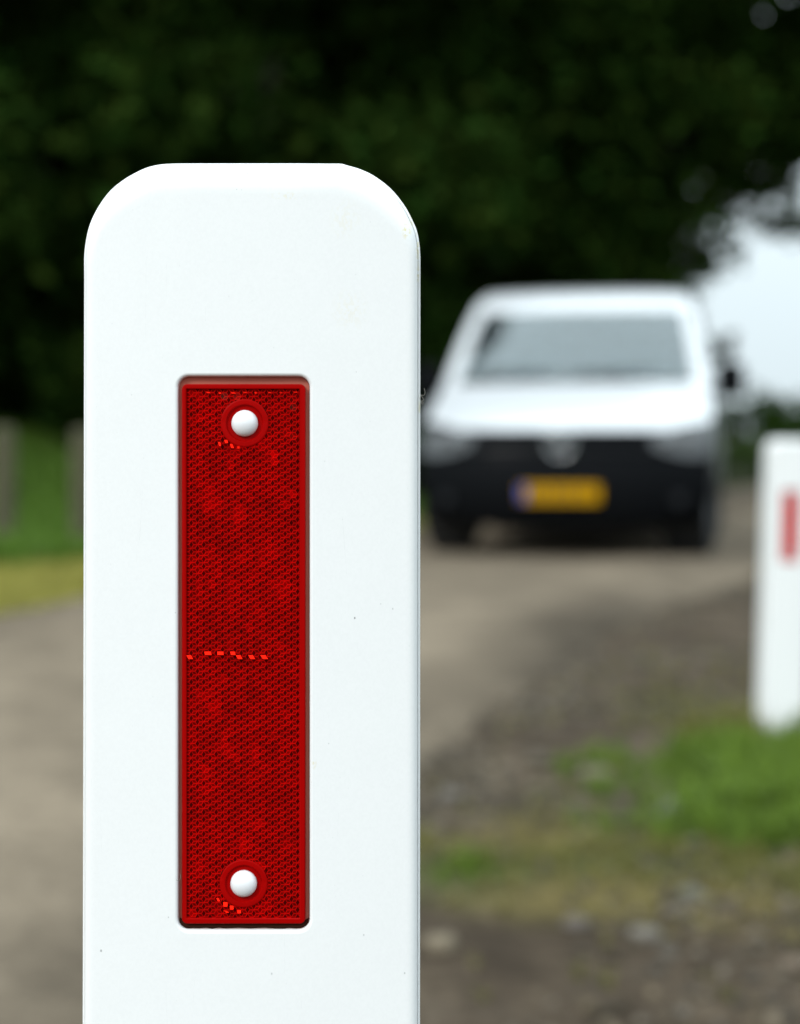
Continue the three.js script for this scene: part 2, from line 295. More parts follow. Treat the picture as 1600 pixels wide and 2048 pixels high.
  for (let j = 0; j < per; j++) for (let i = 0; i < N; i++) {
    const [x, y] = rows[j][i], deep = j >= per - 4 ? 1 : 0, gr = deep ? 0.55 + 0.45 * fbm(x * 900, y * 900, 3, 15) : 0;
    col.push(lerp(1, 0.72, gr), lerp(1, 0.42, gr), lerp(1, 0.34, gr));
  }
  g.setAttribute('color', new THREE.Float32BufferAttribute(col, 3));
  return g;
}
// white polyethylene: faint mottling, scratches, specks, brown scuff near the right shoulder
const postTex = (() => {
  const W = 1024, H = 2048, R = rng(17), specks = [], scr = [];
  const toT = (px, py) => [(LX(px) + 0.06) / 0.12 * W, (LY(py) - 0.56) / 0.32 * H];
  [[493, 346, 1.3, 0.6], [473, 379, 0.9, 0.35], [483, 380, 0.8, 0.3], [709, 1237, 1.6, 0.7], [657, 1488, 1.1, 0.3], [200, 1905, 2.0, 0.5], [727, 1872, 1.6, 0.3], [809, 1950, 1.6, 0.35], [785, 1219, 1.5, 0.3], [761, 1209, 1.2, 0.25], [336, 1836, 1.2, 0.4], [530, 1512, 0.8, 0.2], [262, 790, 0.9, 0.25], [543, 1948, 1.8, 0.3], [350, 1226, 1.1, 0.3], [712, 744, 1.0, 0.25]].forEach(([x, y, r, a]) => { const t = toT(x, y); specks.push([t[0], t[1], r * 1.3, a]); });
  for (let i = 0; i < 160; i++) specks.push([R() * W, R() * H, 0.5 + 0.9 * R(), 0.06 + 0.14 * R() * R()]);
  for (let i = 0; i < 26; i++) scr.push([R() * W, R() * H, 20 + 130 * R(), (R() - 0.5) * 0.2, 0.05 + 0.07 * R()]);
  { const a = toT(290, 590); scr.push([a[0], a[1] - 90, 170, 0.01, 0.07]); const b = toT(224, 640); scr.push([b[0], b[1] - 60, 110, 0.02, 0.06]); }
  const img = new Float32Array(W * H), hue = new Float32Array(W * H);
  for (const [x, y, r, a] of specks) for (let j = Math.floor(y - r - 1); j <= y + r + 1; j++) for (let i = Math.floor(x - r - 1); i <= x + r + 1; i++) if (i >= 0 && j >= 0 && i < W && j < H) { const k = Math.max(0, 1 - Math.max(0, Math.hypot(i - x, j - y) - r + 0.5)); img[j * W + i] = Math.max(img[j * W + i], a * k); }
  for (const [x, y, l, sl, a] of scr) for (let t = 0; t < l; t++) { const i = Math.round(x + sl * t), j = Math.round(y + t); if (i >= 0 && j >= 0 && i < W && j < H) img[j * W + i] = Math.max(img[j * W + i], a * vnoise(t / 9, x, 3)); }
  const scuff = (px, py, rx, ry, a) => { const [x, y] = toT(px, py); for (let j = Math.floor(y - 60); j < y + 60; j++) for (let i = Math.floor(x - 60); i < x + 60; i++) if (i >= 0 && j >= 0 && i < W && j < H) { const q = Math.hypot((i - x) / rx, (j - y) / ry); if (q < 1) hue[j * W + i] = Math.max(hue[j * W + i], a * (1 - q) * sstep(0.42, 0.62, fbm(i * 0.16, j * 0.16, 3, 19))); } };
  scuff(813, 460, 16, 22, 0.9); scuff(822, 430, 10, 26, 0.6); scuff(835, 490, 6, 44, 0.7); scuff(836, 545, 5, 30, 0.6); scuff(575, 392, 60, 10, 0.25); scuff(700, 620, 60, 50, 0.14); scuff(690, 440, 50, 50, 0.14); scuff(840, 820, 7, 40, 0.5); scuff(628, 1528, 8, 14, 0.5);
  return tex(W, H, (i, j, o) => {
    const k = j * W + i, n = 0.012 * (fbm(i / 70, j / 70, 3, 4) - 0.5) + 0.02 * (vnoise(i / 5, j / 5, 5) - 0.5);
    const b = (0.80 + n) * (1 - img[k]); o[0] = b * (1 - 0.16 * hue[k]); o[1] = b * (1 - 0.3 * hue[k]); o[2] = b * (1 - 0.72 * hue[k]);
  });
})();
const whitePlastic = new THREE.MeshPhysicalMaterial({ map: postTex, vertexColors: true, roughness: 0.42, specularIntensity: 0.7, side: THREE.DoubleSide });
const rivetMat = std([0.78, 0.78, 0.80], 0.22);
const redSolid = std([0.33, 0.0012, 0.001], 0.35, { specularIntensity: 0.06 });
const frosted = new THREE.MeshPhysicalMaterial({ vertexColors: true, roughness: 0.6, specularIntensity: 0.0, side: THREE.DoubleSide });
const paintedDarkRed = new THREE.MeshPhysicalMaterial({ vertexColors: true, roughness: 0.6, specularIntensity: 0.0, side: THREE.DoubleSide });  // facets whose dark reflection is held in the vertex colour
const mirrorRed = std([0.95, 0.012, 0.004], 0.3, { metalness: 1 });

function roundRect(l, r, b, t, c) {
  const s = new THREE.Shape(); s.moveTo(l + c, b); s.lineTo(r - c, b); s.absarc(r - c, b + c, c, -Math.PI / 2, 0); s.lineTo(r, t - c); s.absarc(r - c, t - c, c, 0, Math.PI / 2); s.lineTo(l + c, t); s.absarc(l + c, t - c, c, Math.PI / 2, Math.PI); s.lineTo(l, b + c); s.absarc(l + c, b + c, c, Math.PI, 1.5 * Math.PI); return s;
}
const bossAt = [[488.5, 846], [486.5, 1769]];
function prismGeometries(tone = 1) {
  const Rr = 8.37 * U, dz = 0.96e-3 * 0.2, pitchY = 14.5 * U, pitchX = 12.55 * U;
  const l = LX(373), r = LX(599), t = LY(778), b = LY(1838), zt = -0.0013, z0 = zt - 2 * dz;
  const out = { clear: [[], []], frost: [[], []], glint: [] }, R = rng(23);
  const seam = LY(1308);
  const wear = (px, py) => {                                  // scuffed, cloudy patches that the photograph shows
    let w = 0; for (const [x, y, rx, ry, a] of [[545, 915, 14, 22, 0.7], [480, 890, 30, 12, 0.5], [583, 985, 12, 12, 0.9], [432, 1010, 26, 26, 0.55], [478, 1030, 22, 30, 0.5], [395, 840, 14, 12, 0.6], [443, 1362, 10, 9, 0.9], [432, 1418, 14, 18, 0.9], [560, 1180, 30, 26, 0.35], [487, 1695, 16, 22, 0.8], [528, 1646, 8, 8, 1], [528, 1733, 10, 8, 0.8], [380, 1830, 12, 8, 0.9], [580, 1690, 16, 22, 0.4], [400, 1740, 16, 30, 0.4], [380, 1480, 8, 60, 0.5]]) w = Math.max(w, a * (1 - sstep(0.3, 1, Math.hypot((px - x) / rx, (py - y) / ry))));
    return w;
  };
  const filmSheen = (px, py) => Math.max(1 - sstep(0.5, 1, Math.hypot((px - 451) / 30, (py - 792) / 6)), (1 - sstep(0.5, 1, Math.hypot((px - 584) / 8, (py - 860) / 70))) * (vnoise(py / 9, 4, 2) > 0.35 ? 1 : 0));  // streaks of water residue, their grey sheen put into the facet colour
  for (let i = 0; ; i++) {
    const x = l + i * pitchX; if (x > r) break;
    for (let j = 0; ; j++) {
      const y = t - j * pitchY - (i & 1 ? pitchY / 2 : 0); if (y < b) break;
      const px = x / U + 503.5, py = HZN - (y - EYE) / U;
      if (bossAt.some(([bx, by]) => Math.hypot(px - bx, py - by) < 44)) continue;
      const V = [[x, y, z0]]; for (let k = 0; k < 6; k++) { const a = k * Math.PI / 3; V.push([x + Rr * Math.cos(a), y + Rr * Math.sin(a), z0 + (k & 1 ? 2 : 1) * dz]); }
      const w = clamp(wear(px, py) + 0.35 * sstep(0.62, 0.8, fbm(px / 22, py / 22, 3, 6)), 0, 1) * (0.5 + 0.8 * R()), f = 0.2 * filmSheen(px, py) * R(), n = tone * (0.82 + 0.36 * R() + 0.3 * (fbm(px / 60, py / 60, 2, 8) - 0.5));
      const fc = [0.43 * n + 0.2 * w, 0.002 + 0.05 * f, 0.0015 + 0.035 * f], cc = [0.062 * n + 0.36 * Math.min(1, w) + 0.12 * f, 0.0012 + 0.08 * f, 0.0012 + 0.05 * f];  // dark retroreflection painted into the facet colours, deepest in the side diamonds
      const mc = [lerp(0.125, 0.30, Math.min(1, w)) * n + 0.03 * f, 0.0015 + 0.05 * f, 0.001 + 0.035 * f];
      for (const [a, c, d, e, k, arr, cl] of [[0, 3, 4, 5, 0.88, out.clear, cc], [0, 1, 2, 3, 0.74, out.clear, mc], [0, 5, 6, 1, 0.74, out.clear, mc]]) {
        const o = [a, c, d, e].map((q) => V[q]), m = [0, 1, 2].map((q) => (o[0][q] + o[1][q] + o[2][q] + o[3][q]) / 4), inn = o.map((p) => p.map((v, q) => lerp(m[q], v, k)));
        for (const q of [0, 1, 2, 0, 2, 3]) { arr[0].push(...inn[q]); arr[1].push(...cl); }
        for (let q = 0; q < 4; q++) { const q2 = (q + 1) % 4; for (const p of [o[q], o[q2], inn[q2], o[q], inn[q2], inn[q]]) { out.frost[0].push(...p); out.frost[1].push(...fc); } }
      }
    }
  }
  const glint = (px, py, w, h, sk) => { const x = LX(px), y = LY(py), W = w * U, H = h * U, k = sk * U, z = zt + 0.0003; out.glint.push(x, y, z, x + W, y, z, x + W + k, y - H, z + H * 0.9, x, y, z, x + W + k, y - H, z + H * 0.9, x + k, y - H, z + H * 0.9); };
  for (const a of [[372, 1311, 9, 7, 5], [408, 1304, 13, 6, 2], [434, 1304, 12, 6, 1], [460, 1304, 9, 6, 2], [471, 1311, 9, 7, 5], [496, 1311, 9, 7, 5], [520, 1311, 10, 7, 6]]) glint(...a);
  for (let k = 0; k < 9; k++) if (R() < 0.85) glint(383 + k * 25 + 3 * R(), 782.5 + 2 * R(), 3 + 5 * R(), 2 + 2 * R(), 4 * R());
  for (const a of [[448, 880, 6, 6, 2], [436, 884, 4, 8, 2], [459, 888, 5, 8, 4], [474, 892, 5, 5, 1], [446, 1806, 8, 7, 1], [459, 1813, 7, 6, 1], [474, 1822, 7, 5, 1], [446, 1822, 6, 4, 6], [432, 1798, 4, 5, 4]]) glint(...a);
  const geo = (p, c) => { const g = new THREE.BufferGeometry(); g.setAttribute('position', new THREE.Float32BufferAttribute(p, 3)); if (c) g.setAttribute('color', new THREE.Float32BufferAttribute(c, 3)); g.computeVertexNormals(); return g; };
  return [geo(...out.clear), geo(...out.frost), geo(out.glint)];
}
function makePost(label, pos, turn, lift, tone) {
  const post = thing('marker_post', label, 'marker post', pos, turn, 'white marker posts along the road');
  mesh('post_body', postBodyGeometry(lift), whitePlastic, post);
  const ref = new THREE.Group(); ref.name = 'reflector'; ref.userData.label = 'long red prismatic reflector strip held by two white rivets'; post.add(ref);
  const l = LX(363), r = LX(610.5), t = LY(768), b = LY(1849), c = 11 * U, bev = 0.0005;
  const back = new THREE.ExtrudeGeometry(roundRect(LX(357), LX(617.5), LY(1859.5), LY(754), 20 * U), { depth: 0.0008, bevelEnabled: false, curveSegments: 8 }); back.translate(0, 0, -0.0041); mesh('red_cast_plate', back, std([0.50, 0.16, 0.115], 0.8, { specularIntensity: 0.1 }), ref);  // widened past the rim, with transmitted red light put into its colour
  const fs = roundRect(l + bev, r - bev, b + bev, t - bev, c - bev); fs.holes.push(roundRect(LX(372.5) - bev, LX(598.5) + bev, LY(1837.5) - bev, LY(778) + bev, 3 * U));
  const rim = new THREE.ExtrudeGeometry(fs, { depth: 0.0021, bevelEnabled: true, bevelThickness: bev, bevelSize: bev, bevelSegments: 3, curveSegments: 8 }); rim.translate(0, 0, -0.0032); mesh('rim', toCreasedNormals(rim, 0.7), redSolid, ref);
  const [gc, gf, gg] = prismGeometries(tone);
  mesh('painted_dark_facets', gc, paintedDarkRed, ref).userData.kind = 'stuff'; mesh('frosted_facets', gf, frosted, ref).userData.kind = 'stuff'; mesh('seam_facets', gg, mirrorRed, ref).userData.kind = 'stuff';
  for (const [bx, by] of bossAt) {
    const prof = [[0.0079, -0.0030], [0.0078, -0.0013], [0.0074, -0.0010], [0.0064, -0.0009], [0.0061, -0.0010], [0.0057, -0.0018], [0.0040, -0.0021]].map(([x, y]) => new THREE.Vector2(x, y));
    const g = new THREE.LatheGeometry(prof, 40); g.rotateX(Math.PI / 2); g.translate(LX(bx), LY(by), 0); mesh('mounting_boss', toCreasedNormals(g, 0.6), redSolid, ref);
    const dome = []; for (let k = 0; k <= 14; k++) { const a = k / 14 * Math.PI / 2; dome.push(new THREE.Vector2(Math.max(0.00001, 0.00435 * Math.cos(a)), -0.0016 + 0.0032 * Math.sin(a))); }
    dome.unshift(new THREE.Vector2(0.0044, -0.0030));
    const rg = new THREE.LatheGeometry(dome, 40); rg.rotateX(Math.PI / 2); rg.translate(LX(bx), LY(by + 0.5), 0); mesh('rivet', rg, rivetMat, ref);
  }
  if (!lift) {                                                // dark brown strip along the bottom of the pocket
    const rows = []; for (let k = 0; k <= 60; k++) { const x = lerp(LX(358), LX(616.5), k / 60), e = Math.min(k, 60 - k), up = 8 * U * (1 - Math.min(1, e / 5)) ** 2, h = 1 + 0.5 * (vnoise(k / 3, 2, 9) - 0.5); rows.push([[x, LY(1862) + up, -0.0042], [x, LY(1861) + up, -0.0026 * (2 - h)], [x, LY(1856) + up, -0.0022], [x, LY(1848.5) + up, -0.0024 * (2 - h)], [x, LY(1848) + up, -0.0042]]); }
    mesh('pocket_strip', rowsToGeometry(rows), std([0.035, 0.012, 0.007], 0.95, { specularIntensity: 0.1 }), post);
  }
  return post;
}
const near = makePost('tall white plastic post filling the foreground, long red reflector and two white rivets', [PX(503.5, 0.6), 0, -0.6], 0, 0, 1);
{ // a curl of spider silk or lint on the right edge and one by the reflector
  const lint = (pts, r, pos) => { const c = new THREE.CatmullRomCurve3(pts.map(([x, y, z]) => new THREE.Vector3(LX(x), LY(y), z))); return mesh('lint_thread', new THREE.TubeGeometry(c, 50, r, 5), std([0.24, 0.23, 0.2], 0.8), near); };
  lint([[848.5, 776, -0.004], [850.5, 784, -0.004], [848, 790, -0.004], [842, 789, -0.005], [845, 794, -0.004], [848, 799, -0.004], [842, 802, -0.005], [845, 808, -0.004], [847, 805, -0.0035], [843, 802, -0.004]], 0.00007);
  lint([[360, 1748, -0.0002], [361, 1754, 0], [358, 1761, 0.0001], [352, 1760, -0.0001]], 0.00006);
}
{
  const far = makePost('smaller blurred white post with red reflector standing in grass beside the road', [PX(1577, 4.62) - 0.013, -0.141, -4.62], 0, 0.056, 2.1);
  far.rotation.set(0, 0.05, -0.03);
}

// ------------------------------------------------------------------ white van
{
  const van = thing('van', 'white delivery van with dark grille and bumper coming along the road', 'van', [0, 0, 0], 0);
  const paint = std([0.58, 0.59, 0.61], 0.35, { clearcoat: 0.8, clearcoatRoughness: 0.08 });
  const black = std([0.004, 0.0045, 0.0055], 0.65, { specularIntensity: 0.08 }), gloss = std([0.008, 0.009, 0.011], 0.25, { specularIntensity: 0.5 }), rubber = std([0.012, 0.012, 0.012], 0.85), steel = std([0.10, 0.10, 0.105], 0.45, { metalness: 0.6 });
  const glass = std([0.84, 0.93, 0.95], 0.02, { transmission: 1, thickness: 0, ior: 1.75 }), lens = std([0.05, 0.053, 0.056], 0.2, { clearcoat: 0.3 }), chrome = std([0.55, 0.56, 0.57], 0.18, { metalness: 1 }), seatMat = std([0.14, 0.145, 0.15], 0.9);
  // profile of the nose, bonnet, windscreen and roof: height -> distance back from the bumper; half width by height
  const PROF = [[0.17, 0.16], [0.24, 0.06], [0.36, 0.01], [0.5, 0.0], [0.64, 0.03], [0.80, 0.10], [0.87, 0.17], [0.96, 0.34], [1.06, 0.60], [1.15, 0.84], [1.20, 0.97], [1.34, 1.13], [1.5, 1.31], [1.66, 1.50], [1.78, 1.66], [1.86, 1.84], [1.91, 2.2], [1.935, 2.9]];
  const HALF = [[0.17, 0.86], [0.3, 0.92], [0.5, 0.955], [0.7, 0.965], [0.95, 0.965], [1.1, 0.945], [1.2, 0.925], [1.5, 0.865], [1.7, 0.815], [1.8, 0.78], [1.89, 0.71], [1.935, 0.60]];
  const half = (y) => table(HALF, y), prof = (y) => table(PROF, y);
  const LEN = 5.1, plan = (s, y) => (0.26 - 0.15 * sstep(0.9, 1.3, y)) * Math.pow(Math.abs(s), 3.2) + 0.05 * s * s;
  const F = (s, y, off = 0) => [s * half(y), y + off * sstep(0.85, 1.5, y) * 0.8, -(prof(y) + plan(s, y)) + off];    // local: front towards +z, origin at bumper front on the ground
  // thick patch of the front surface
  function patch(s0, s1, y0, y1, ns, ny, off, thick = 0.02, shape) {
    const rows = []; for (let j = 0; j <= ny; j++) { const y = lerp(y0, y1, j / ny), row = []; for (let i = 0; i <= ns; i++) { let s = lerp(s0, s1, i / ns), yy = y; if (shape) [s, yy] = shape(i / ns, j / ny); row.push(F(s, yy, off)); } rows.push(row); }
    const frontRows = rows, g1 = rowsToGeometry(frontRows), backRows = frontRows.map((r) => r.map((p) => [p[0] * 0.995, p[1] - thick * 0.3, p[2] - thick])), g2 = rowsToGeometry(backRows);
    const per = [], perB = [], J = ny, I = ns;
    const push = (j, i) => { per.push(frontRows[j][i]); perB.push(backRows[j][i]); };
    for (let i = 0; i <= I; i++) push(0, i); for (let j = 1; j <= J; j++) push(j, I); for (let i = I - 1; i >= 0; i--) push(J, i); for (let j = J - 1; j >= 0; j--) push(j, 0);
    return mergeGeometries([g1, g2, rowsToGeometry([per, perB])]);
  }
  const body = new THREE.Group(); body.name = 'body'; van.add(body);
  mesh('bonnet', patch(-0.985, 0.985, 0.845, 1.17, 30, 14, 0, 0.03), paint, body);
  mesh('windscreen', patch(-0.875, 0.875, 1.195, 1.705, 24, 12, 0.002, 0.006), glass, van);
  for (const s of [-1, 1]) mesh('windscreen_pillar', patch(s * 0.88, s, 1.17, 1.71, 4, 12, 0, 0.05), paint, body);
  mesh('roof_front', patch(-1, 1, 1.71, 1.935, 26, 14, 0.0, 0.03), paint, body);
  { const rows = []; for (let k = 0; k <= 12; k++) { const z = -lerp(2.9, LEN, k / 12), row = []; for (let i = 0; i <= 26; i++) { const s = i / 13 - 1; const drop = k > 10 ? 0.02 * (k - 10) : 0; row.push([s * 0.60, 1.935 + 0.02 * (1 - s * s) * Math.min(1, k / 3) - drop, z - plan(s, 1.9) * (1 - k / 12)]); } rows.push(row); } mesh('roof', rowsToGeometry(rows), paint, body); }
  mesh('scuttle', patch(-0.88, 0.88, 1.165, 1.20, 20, 2, -0.01, 0.05), black, van);
  // sides with wheel arches
  const WZ = [0.93, 4.13], WR = 0.335;
  const low = (z) => { let y = 0.24; for (const w of WZ) { const q = 0.40 ** 2 - (z - w) ** 2; if (q > 0) y = Math.max(y, 0.33 + Math.sqrt(q)); } return y; };
  for (const sd of [-1, 1]) {
    const upper = [], sill = []; 
    for (let k = 0; k <= 90; k++) {
      const t = k / 90, ru = [], rl = [];
      for (let j = 0; j <= 30; j++) { const y = lerp(0.50, 1.935, j / 30), z0 = prof(y) + plan(1, y), z = lerp(z0, LEN - 0.10 * sstep(1.2, 1.9, y), t), yl = Math.max(y, Math.min(low(z), 1.935)); ru.push([sd * half(yl), yl, -z]); }
      upper.push(ru);
      for (let j = 0; j <= 8; j++) { const z0 = prof(0.5) + plan(1, 0.5), z = lerp(z0, LEN, t), lo = low(z), y = lerp(Math.min(lo, 0.505), 0.5, j / 8); rl.push([sd * (half(y) - 0.01), y, -z]); }
      sill.push(rl);
    }
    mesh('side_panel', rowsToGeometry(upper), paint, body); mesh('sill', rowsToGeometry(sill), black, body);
    // front door window, fixed quarter glass, door handle, mirror, side rubbing strip
    const win = (za, zb, ya, yb, nm) => { const rows = []; for (let k = 0; k <= 10; k++) { const row = []; for (let j = 0; j <= 8; j++) { const y = lerp(ya, yb, j / 8), lead = prof(y) + plan(1, y) + 0.10, z = Math.max(lerp(za, zb, k / 10), lead); row.push([sd * (half(y) + 0.006), y, -z]); } rows.push(row); } mesh(nm, rowsToGeometry(rows), glass, van); };
    win(1.25, 2.35, 1.17, 1.66, 'door_window');
    const h = new THREE.Group(); h.name = 'front_door'; van.add(h);
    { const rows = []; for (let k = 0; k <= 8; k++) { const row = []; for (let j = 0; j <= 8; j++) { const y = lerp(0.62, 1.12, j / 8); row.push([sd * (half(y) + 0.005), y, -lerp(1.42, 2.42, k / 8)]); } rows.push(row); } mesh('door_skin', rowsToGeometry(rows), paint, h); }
    const hg = new RoundedBoxGeometry(0.03, 0.035, 0.2, 2, 0.012); hg.translate(sd * (half(1.02) + 0.02), 1.02, -2.25); mesh('door_handle', hg, black, h);
    const m = new THREE.Group(); m.name = 'wing_mirror'; van.add(m);
    const hb = new RoundedBoxGeometry(0.20, 0.24, 0.13, 3, 0.05); hb.translate(sd * 1.065, 1.20, -1.32); mesh('mirror_housing', hb, black, m);
    const arm = new RoundedBoxGeometry(0.14, 0.06, 0.08, 2, 0.02); arm.translate(sd * 0.945, 1.13, -1.32); mesh('mirror_arm', arm, black, m);
    const mg = new THREE.PlaneGeometry(0.16, 0.19); mg.rotateY(Math.PI); mg.translate(sd * 1.065, 1.2, -1.388); mesh('mirror_glass', mg, chrome, m);
    // headlight, swept round the corner
    const hl = new THREE.Group(); hl.name = 'headlight'; van.add(hl);
    mesh('headlight_lens', patch(0, 1, 0, 1, 12, 8, 0.018, 0.05, (u, v) => { const s = lerp(0.60, 0.985, u); const yb = lerp(0.735, 0.665, Math.sin(u * 2.2)), yt = lerp(0.815, 0.905, Math.pow(u, 0.8)); return [sd * s, lerp(yb, yt, v)]; }), lens, hl);
    for (const [sx, yy, r] of [[0.70, 0.765, 0.042], [0.83, 0.78, 0.05]]) { const p = F(sd * sx, yy, 0.022); const bg = new THREE.SphereGeometry(r, 16, 8); bg.scale(1, 1, 0.5); bg.translate(p[0], p[1], p[2]); mesh('lamp_bulb', bg, steel, hl); }
    const fog = new THREE.CylinderGeometry(0.045, 0.05, 0.05, 20); fog.rotateX(Math.PI / 2); { const p = F(sd * 0.80, 0.40, 0.03); fog.translate(...p); } mesh('fog_lamp', fog, gloss, van);
    // wheels, front pair steered
    WZ.forEach((wz, k) => {
      const w = new THREE.Group(); w.name = 'wheel'; w.position.set(sd * 0.83, WR, -wz); w.rotation.y = k ? 0 : -0.24; van.add(w);
      const tp = [[0.20, -0.10], [0.29, -0.115], [0.325, -0.10], [0.335, -0.06], [0.335, 0.06], [0.325, 0.10], [0.29, 0.115], [0.20, 0.10]].map(([x, y]) => new THREE.Vector2(x, y));
      const tg = new THREE.LatheGeometry(tp, 40); tg.rotateZ(Math.PI / 2); mesh('tyre', tg, rubber, w);
      const rp = [[0.001, 0.05], [0.06, 0.06], [0.10, 0.045], [0.17, 0.07], [0.205, 0.095], [0.205, -0.09]].map(([x, y]) => new THREE.Vector2(x, y * (sd > 0 ? -1 : 1)));
      const rg = new THREE.LatheGeometry(rp, 32); rg.rotateZ(Math.PI / 2); mesh('rim', rg, steel, w);
      const ag = new THREE.CylinderGeometry(0.395, 0.395, 0.3, 32, 1, true, 0, Math.PI); ag.rotateZ(Math.PI / 2); ag.rotateX(-Math.PI / 2); ag.rotateX(Math.PI); ag.translate(sd * 0.78, 0.34, -wz); mesh('arch_liner', ag, rubber, van);
    });
    const wp = new RoundedBoxGeometry(0.62, 0.018, 0.02, 2, 0.006); wp.rotateZ(0.05 * sd); { const p = F(sd * 0.36 - 0.06, 1.235, 0.02); wp.translate(p[0], p[1], p[2]); } mesh('wiper', wp, black, van);
    const mf = new RoundedBoxGeometry(0.24, 0.26, 0.015, 2, 0.006); mf.translate(sd * 0.82, 0.26, -WZ[0] - 0.42); mesh('mud_flap', mf, rubber, van);
  }
  // bumper, grille, emblem, plate
  mesh('bumper', patch(-1, 1, 0.245, 0.665, 40, 14, 0.012, 0.10), black, van);
  const gr = new THREE.Group(); gr.name = 'grille'; van.add(gr);
  mesh('grille_panel', patch(-0.64, 0.64, 0.655, 0.845, 24, 6, -0.02, 0.03), gloss, gr);
  for (const [ya, yb] of [[0.685, 0.715], [0.745, 0.775], [0.80, 0.83]]) mesh('grille_slat', patch(-0.60, 0.60, ya, yb, 24, 2, 0.012, 0.03), black, gr);
  for (const s of [-1, 1]) mesh('nose_corner', patch(s * 0.60, s, 0.655, 0.855, 12, 6, -0.006, 0.03), black, body);
  { const e = new THREE.Group(); e.name = 'emblem'; gr.add(e); const p = F(0, 0.755, 0.035); e.position.set(...p);
    mesh('emblem_ring', new THREE.TorusGeometry(0.088, 0.009, 10, 40), chrome, e);
    for (let k = 0; k < 3; k++) { const s = new THREE.Shape(); s.moveTo(-0.014, 0); s.lineTo(0, 0.086); s.lineTo(0.014, 0); s.lineTo(0, -0.01); s.closePath(); const g = new THREE.ExtrudeGeometry(s, { depth: 0.006, bevelEnabled: true, bevelSize: 0.002, bevelThickness: 0.003, bevelSegments: 1 }); g.rotateZ(k * 2 * Math.PI / 3); mesh('emblem_arm', g, chrome, e); } }
  const pl = new THREE.Group(); pl.name = 'number_plate'; pl.position.set(0, 0.435, 0.03); pl.rotation.x = -0.06; van.add(pl);
  mesh('plate_board', new RoundedBoxGeometry(0.52, 0.113, 0.012, 2, 0.005), std([0.40, 0.205, 0.002], 0.7, { specularIntensity: 0.05 }), pl);
  { const b = new THREE.BoxGeometry(0.045, 0.10, 0.004); b.translate(-0.232, 0, 0.0075); mesh('plate_band', b, std([0.01, 0.035, 0.26], 0.5), pl);
    [-0.17, -0.115, -0.035, 0.02, 0.075, 0.16].forEach((x, i) => { const g = new THREE.BoxGeometry(0.014, 0.075, 0.003); g.translate(x, 0, 0.0072); mesh('plate_mark', g, std([0.04, 0.03, 0.01], 0.6), pl); }); }
  // rear wall, floor and cab interior
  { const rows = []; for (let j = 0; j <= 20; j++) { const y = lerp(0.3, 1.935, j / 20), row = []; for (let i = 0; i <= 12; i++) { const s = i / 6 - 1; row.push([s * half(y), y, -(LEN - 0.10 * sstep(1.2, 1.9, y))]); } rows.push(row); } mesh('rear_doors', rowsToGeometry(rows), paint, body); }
  { const g = new THREE.BoxGeometry(1.5, 0.06, LEN - 0.5); g.translate(0, 0.30, -LEN / 2 - 0.1); mesh('floor_pan', g, rubber, body); }
  { const g = new THREE.BoxGeometry(1.7, 1.45, 0.04); g.translate(0, 1.08, -2.75); mesh('bulkhead', g, std([0.26, 0.265, 0.27], 0.8), van); }
  { const g = new RoundedBoxGeometry(1.62, 0.34, 0.5, 3, 0.1); g.translate(0, 1.0, -1.42); mesh('dashboard', g, std([0.12, 0.12, 0.125], 0.8), van); }
  for (const x of [-0.42, 0.42]) { const a = new RoundedBoxGeometry(0.48, 0.62, 0.14, 3, 0.06); a.rotateX(-0.15); a.translate(x, 1.12, -2.35); const b = new RoundedBoxGeometry(0.26, 0.19, 0.1, 3, 0.04); b.translate(x, 1.50, -2.4); const c = new RoundedBoxGeometry(0.5, 0.14, 0.5, 3, 0.05); c.translate(x, 0.82, -2.1); mesh('seat', mergeGeometries([a, b, c]), seatMat, van); }
  { const g = new THREE.TorusGeometry(0.19, 0.016, 8, 32); g.rotateX(-0.6); g.translate(0.42, 1.17, -1.72); mesh('steering_wheel', g, black, van); }
  { const g = new RoundedBoxGeometry(0.25, 0.07, 0.03, 2, 0.015); g.translate(0, 1.64, -1.78); mesh('rear_view_mirror', g, black, van); }
  const d0 = 11.8; van.position.set(PX(1119, d0), 0.002, -d0); van.rotation.y = -0.185;
}

// ------------------------------------------------------------------ weathered wooden posts under the trees
{
  const g = (() => { const rows = []; const S = [[-0.3, 1], [0.0, 1], [0.45, 0.985], [0.80, 0.965], [0.835, 0.90], [0.85, 0.72], [0.855, 0.0]]; for (const [y, k] of S) { const r = []; for (let i = 0; i < 28; i++) { const a = i / 28 * 2 * Math.PI, w = 0.076 * k * (1 + 0.05 * (vnoise(i / 3, 2, 3, 0) - 0.5)); r.push([w * Math.cos(a), y, w * Math.sin(a)]); } rows.push(r); } return rowsToGeometry(rows, true, (p) => [Math.atan2(p[2], p[0]) / 1.2, p[1]]); })();
  const wood = tex(256, 512, (i, j, o) => { const n = fbm(i / 5, j / 70, 4, 33), m = fbm(i / 24, j / 40, 3, 34), v = 0.038 + 0.07 * n; o[0] = v * lerp(1.15, 0.85, m); o[1] = v * lerp(0.88, 0.92, m); o[2] = v * lerp(0.6, 0.36, m); });
  const mat = new THREE.MeshStandardMaterial({ map: wood, roughness: 0.9, bumpMap: wood, bumpScale: 0.004 });
  [[8, 12.2, 'weathered wooden post beside the green bank, farther from the van'], [166, 12.4, 'weathered wooden post half hidden behind the tall white post']].forEach(([px, d, label], i) => {
    const x = PX(px, d), p = thing('wooden_post', label, 'wooden post', [x, groundY(x, -d), -d], i * 1.3, 'wooden posts beside the bank'); mesh('post_shaft', g, mat, p);
  });
}

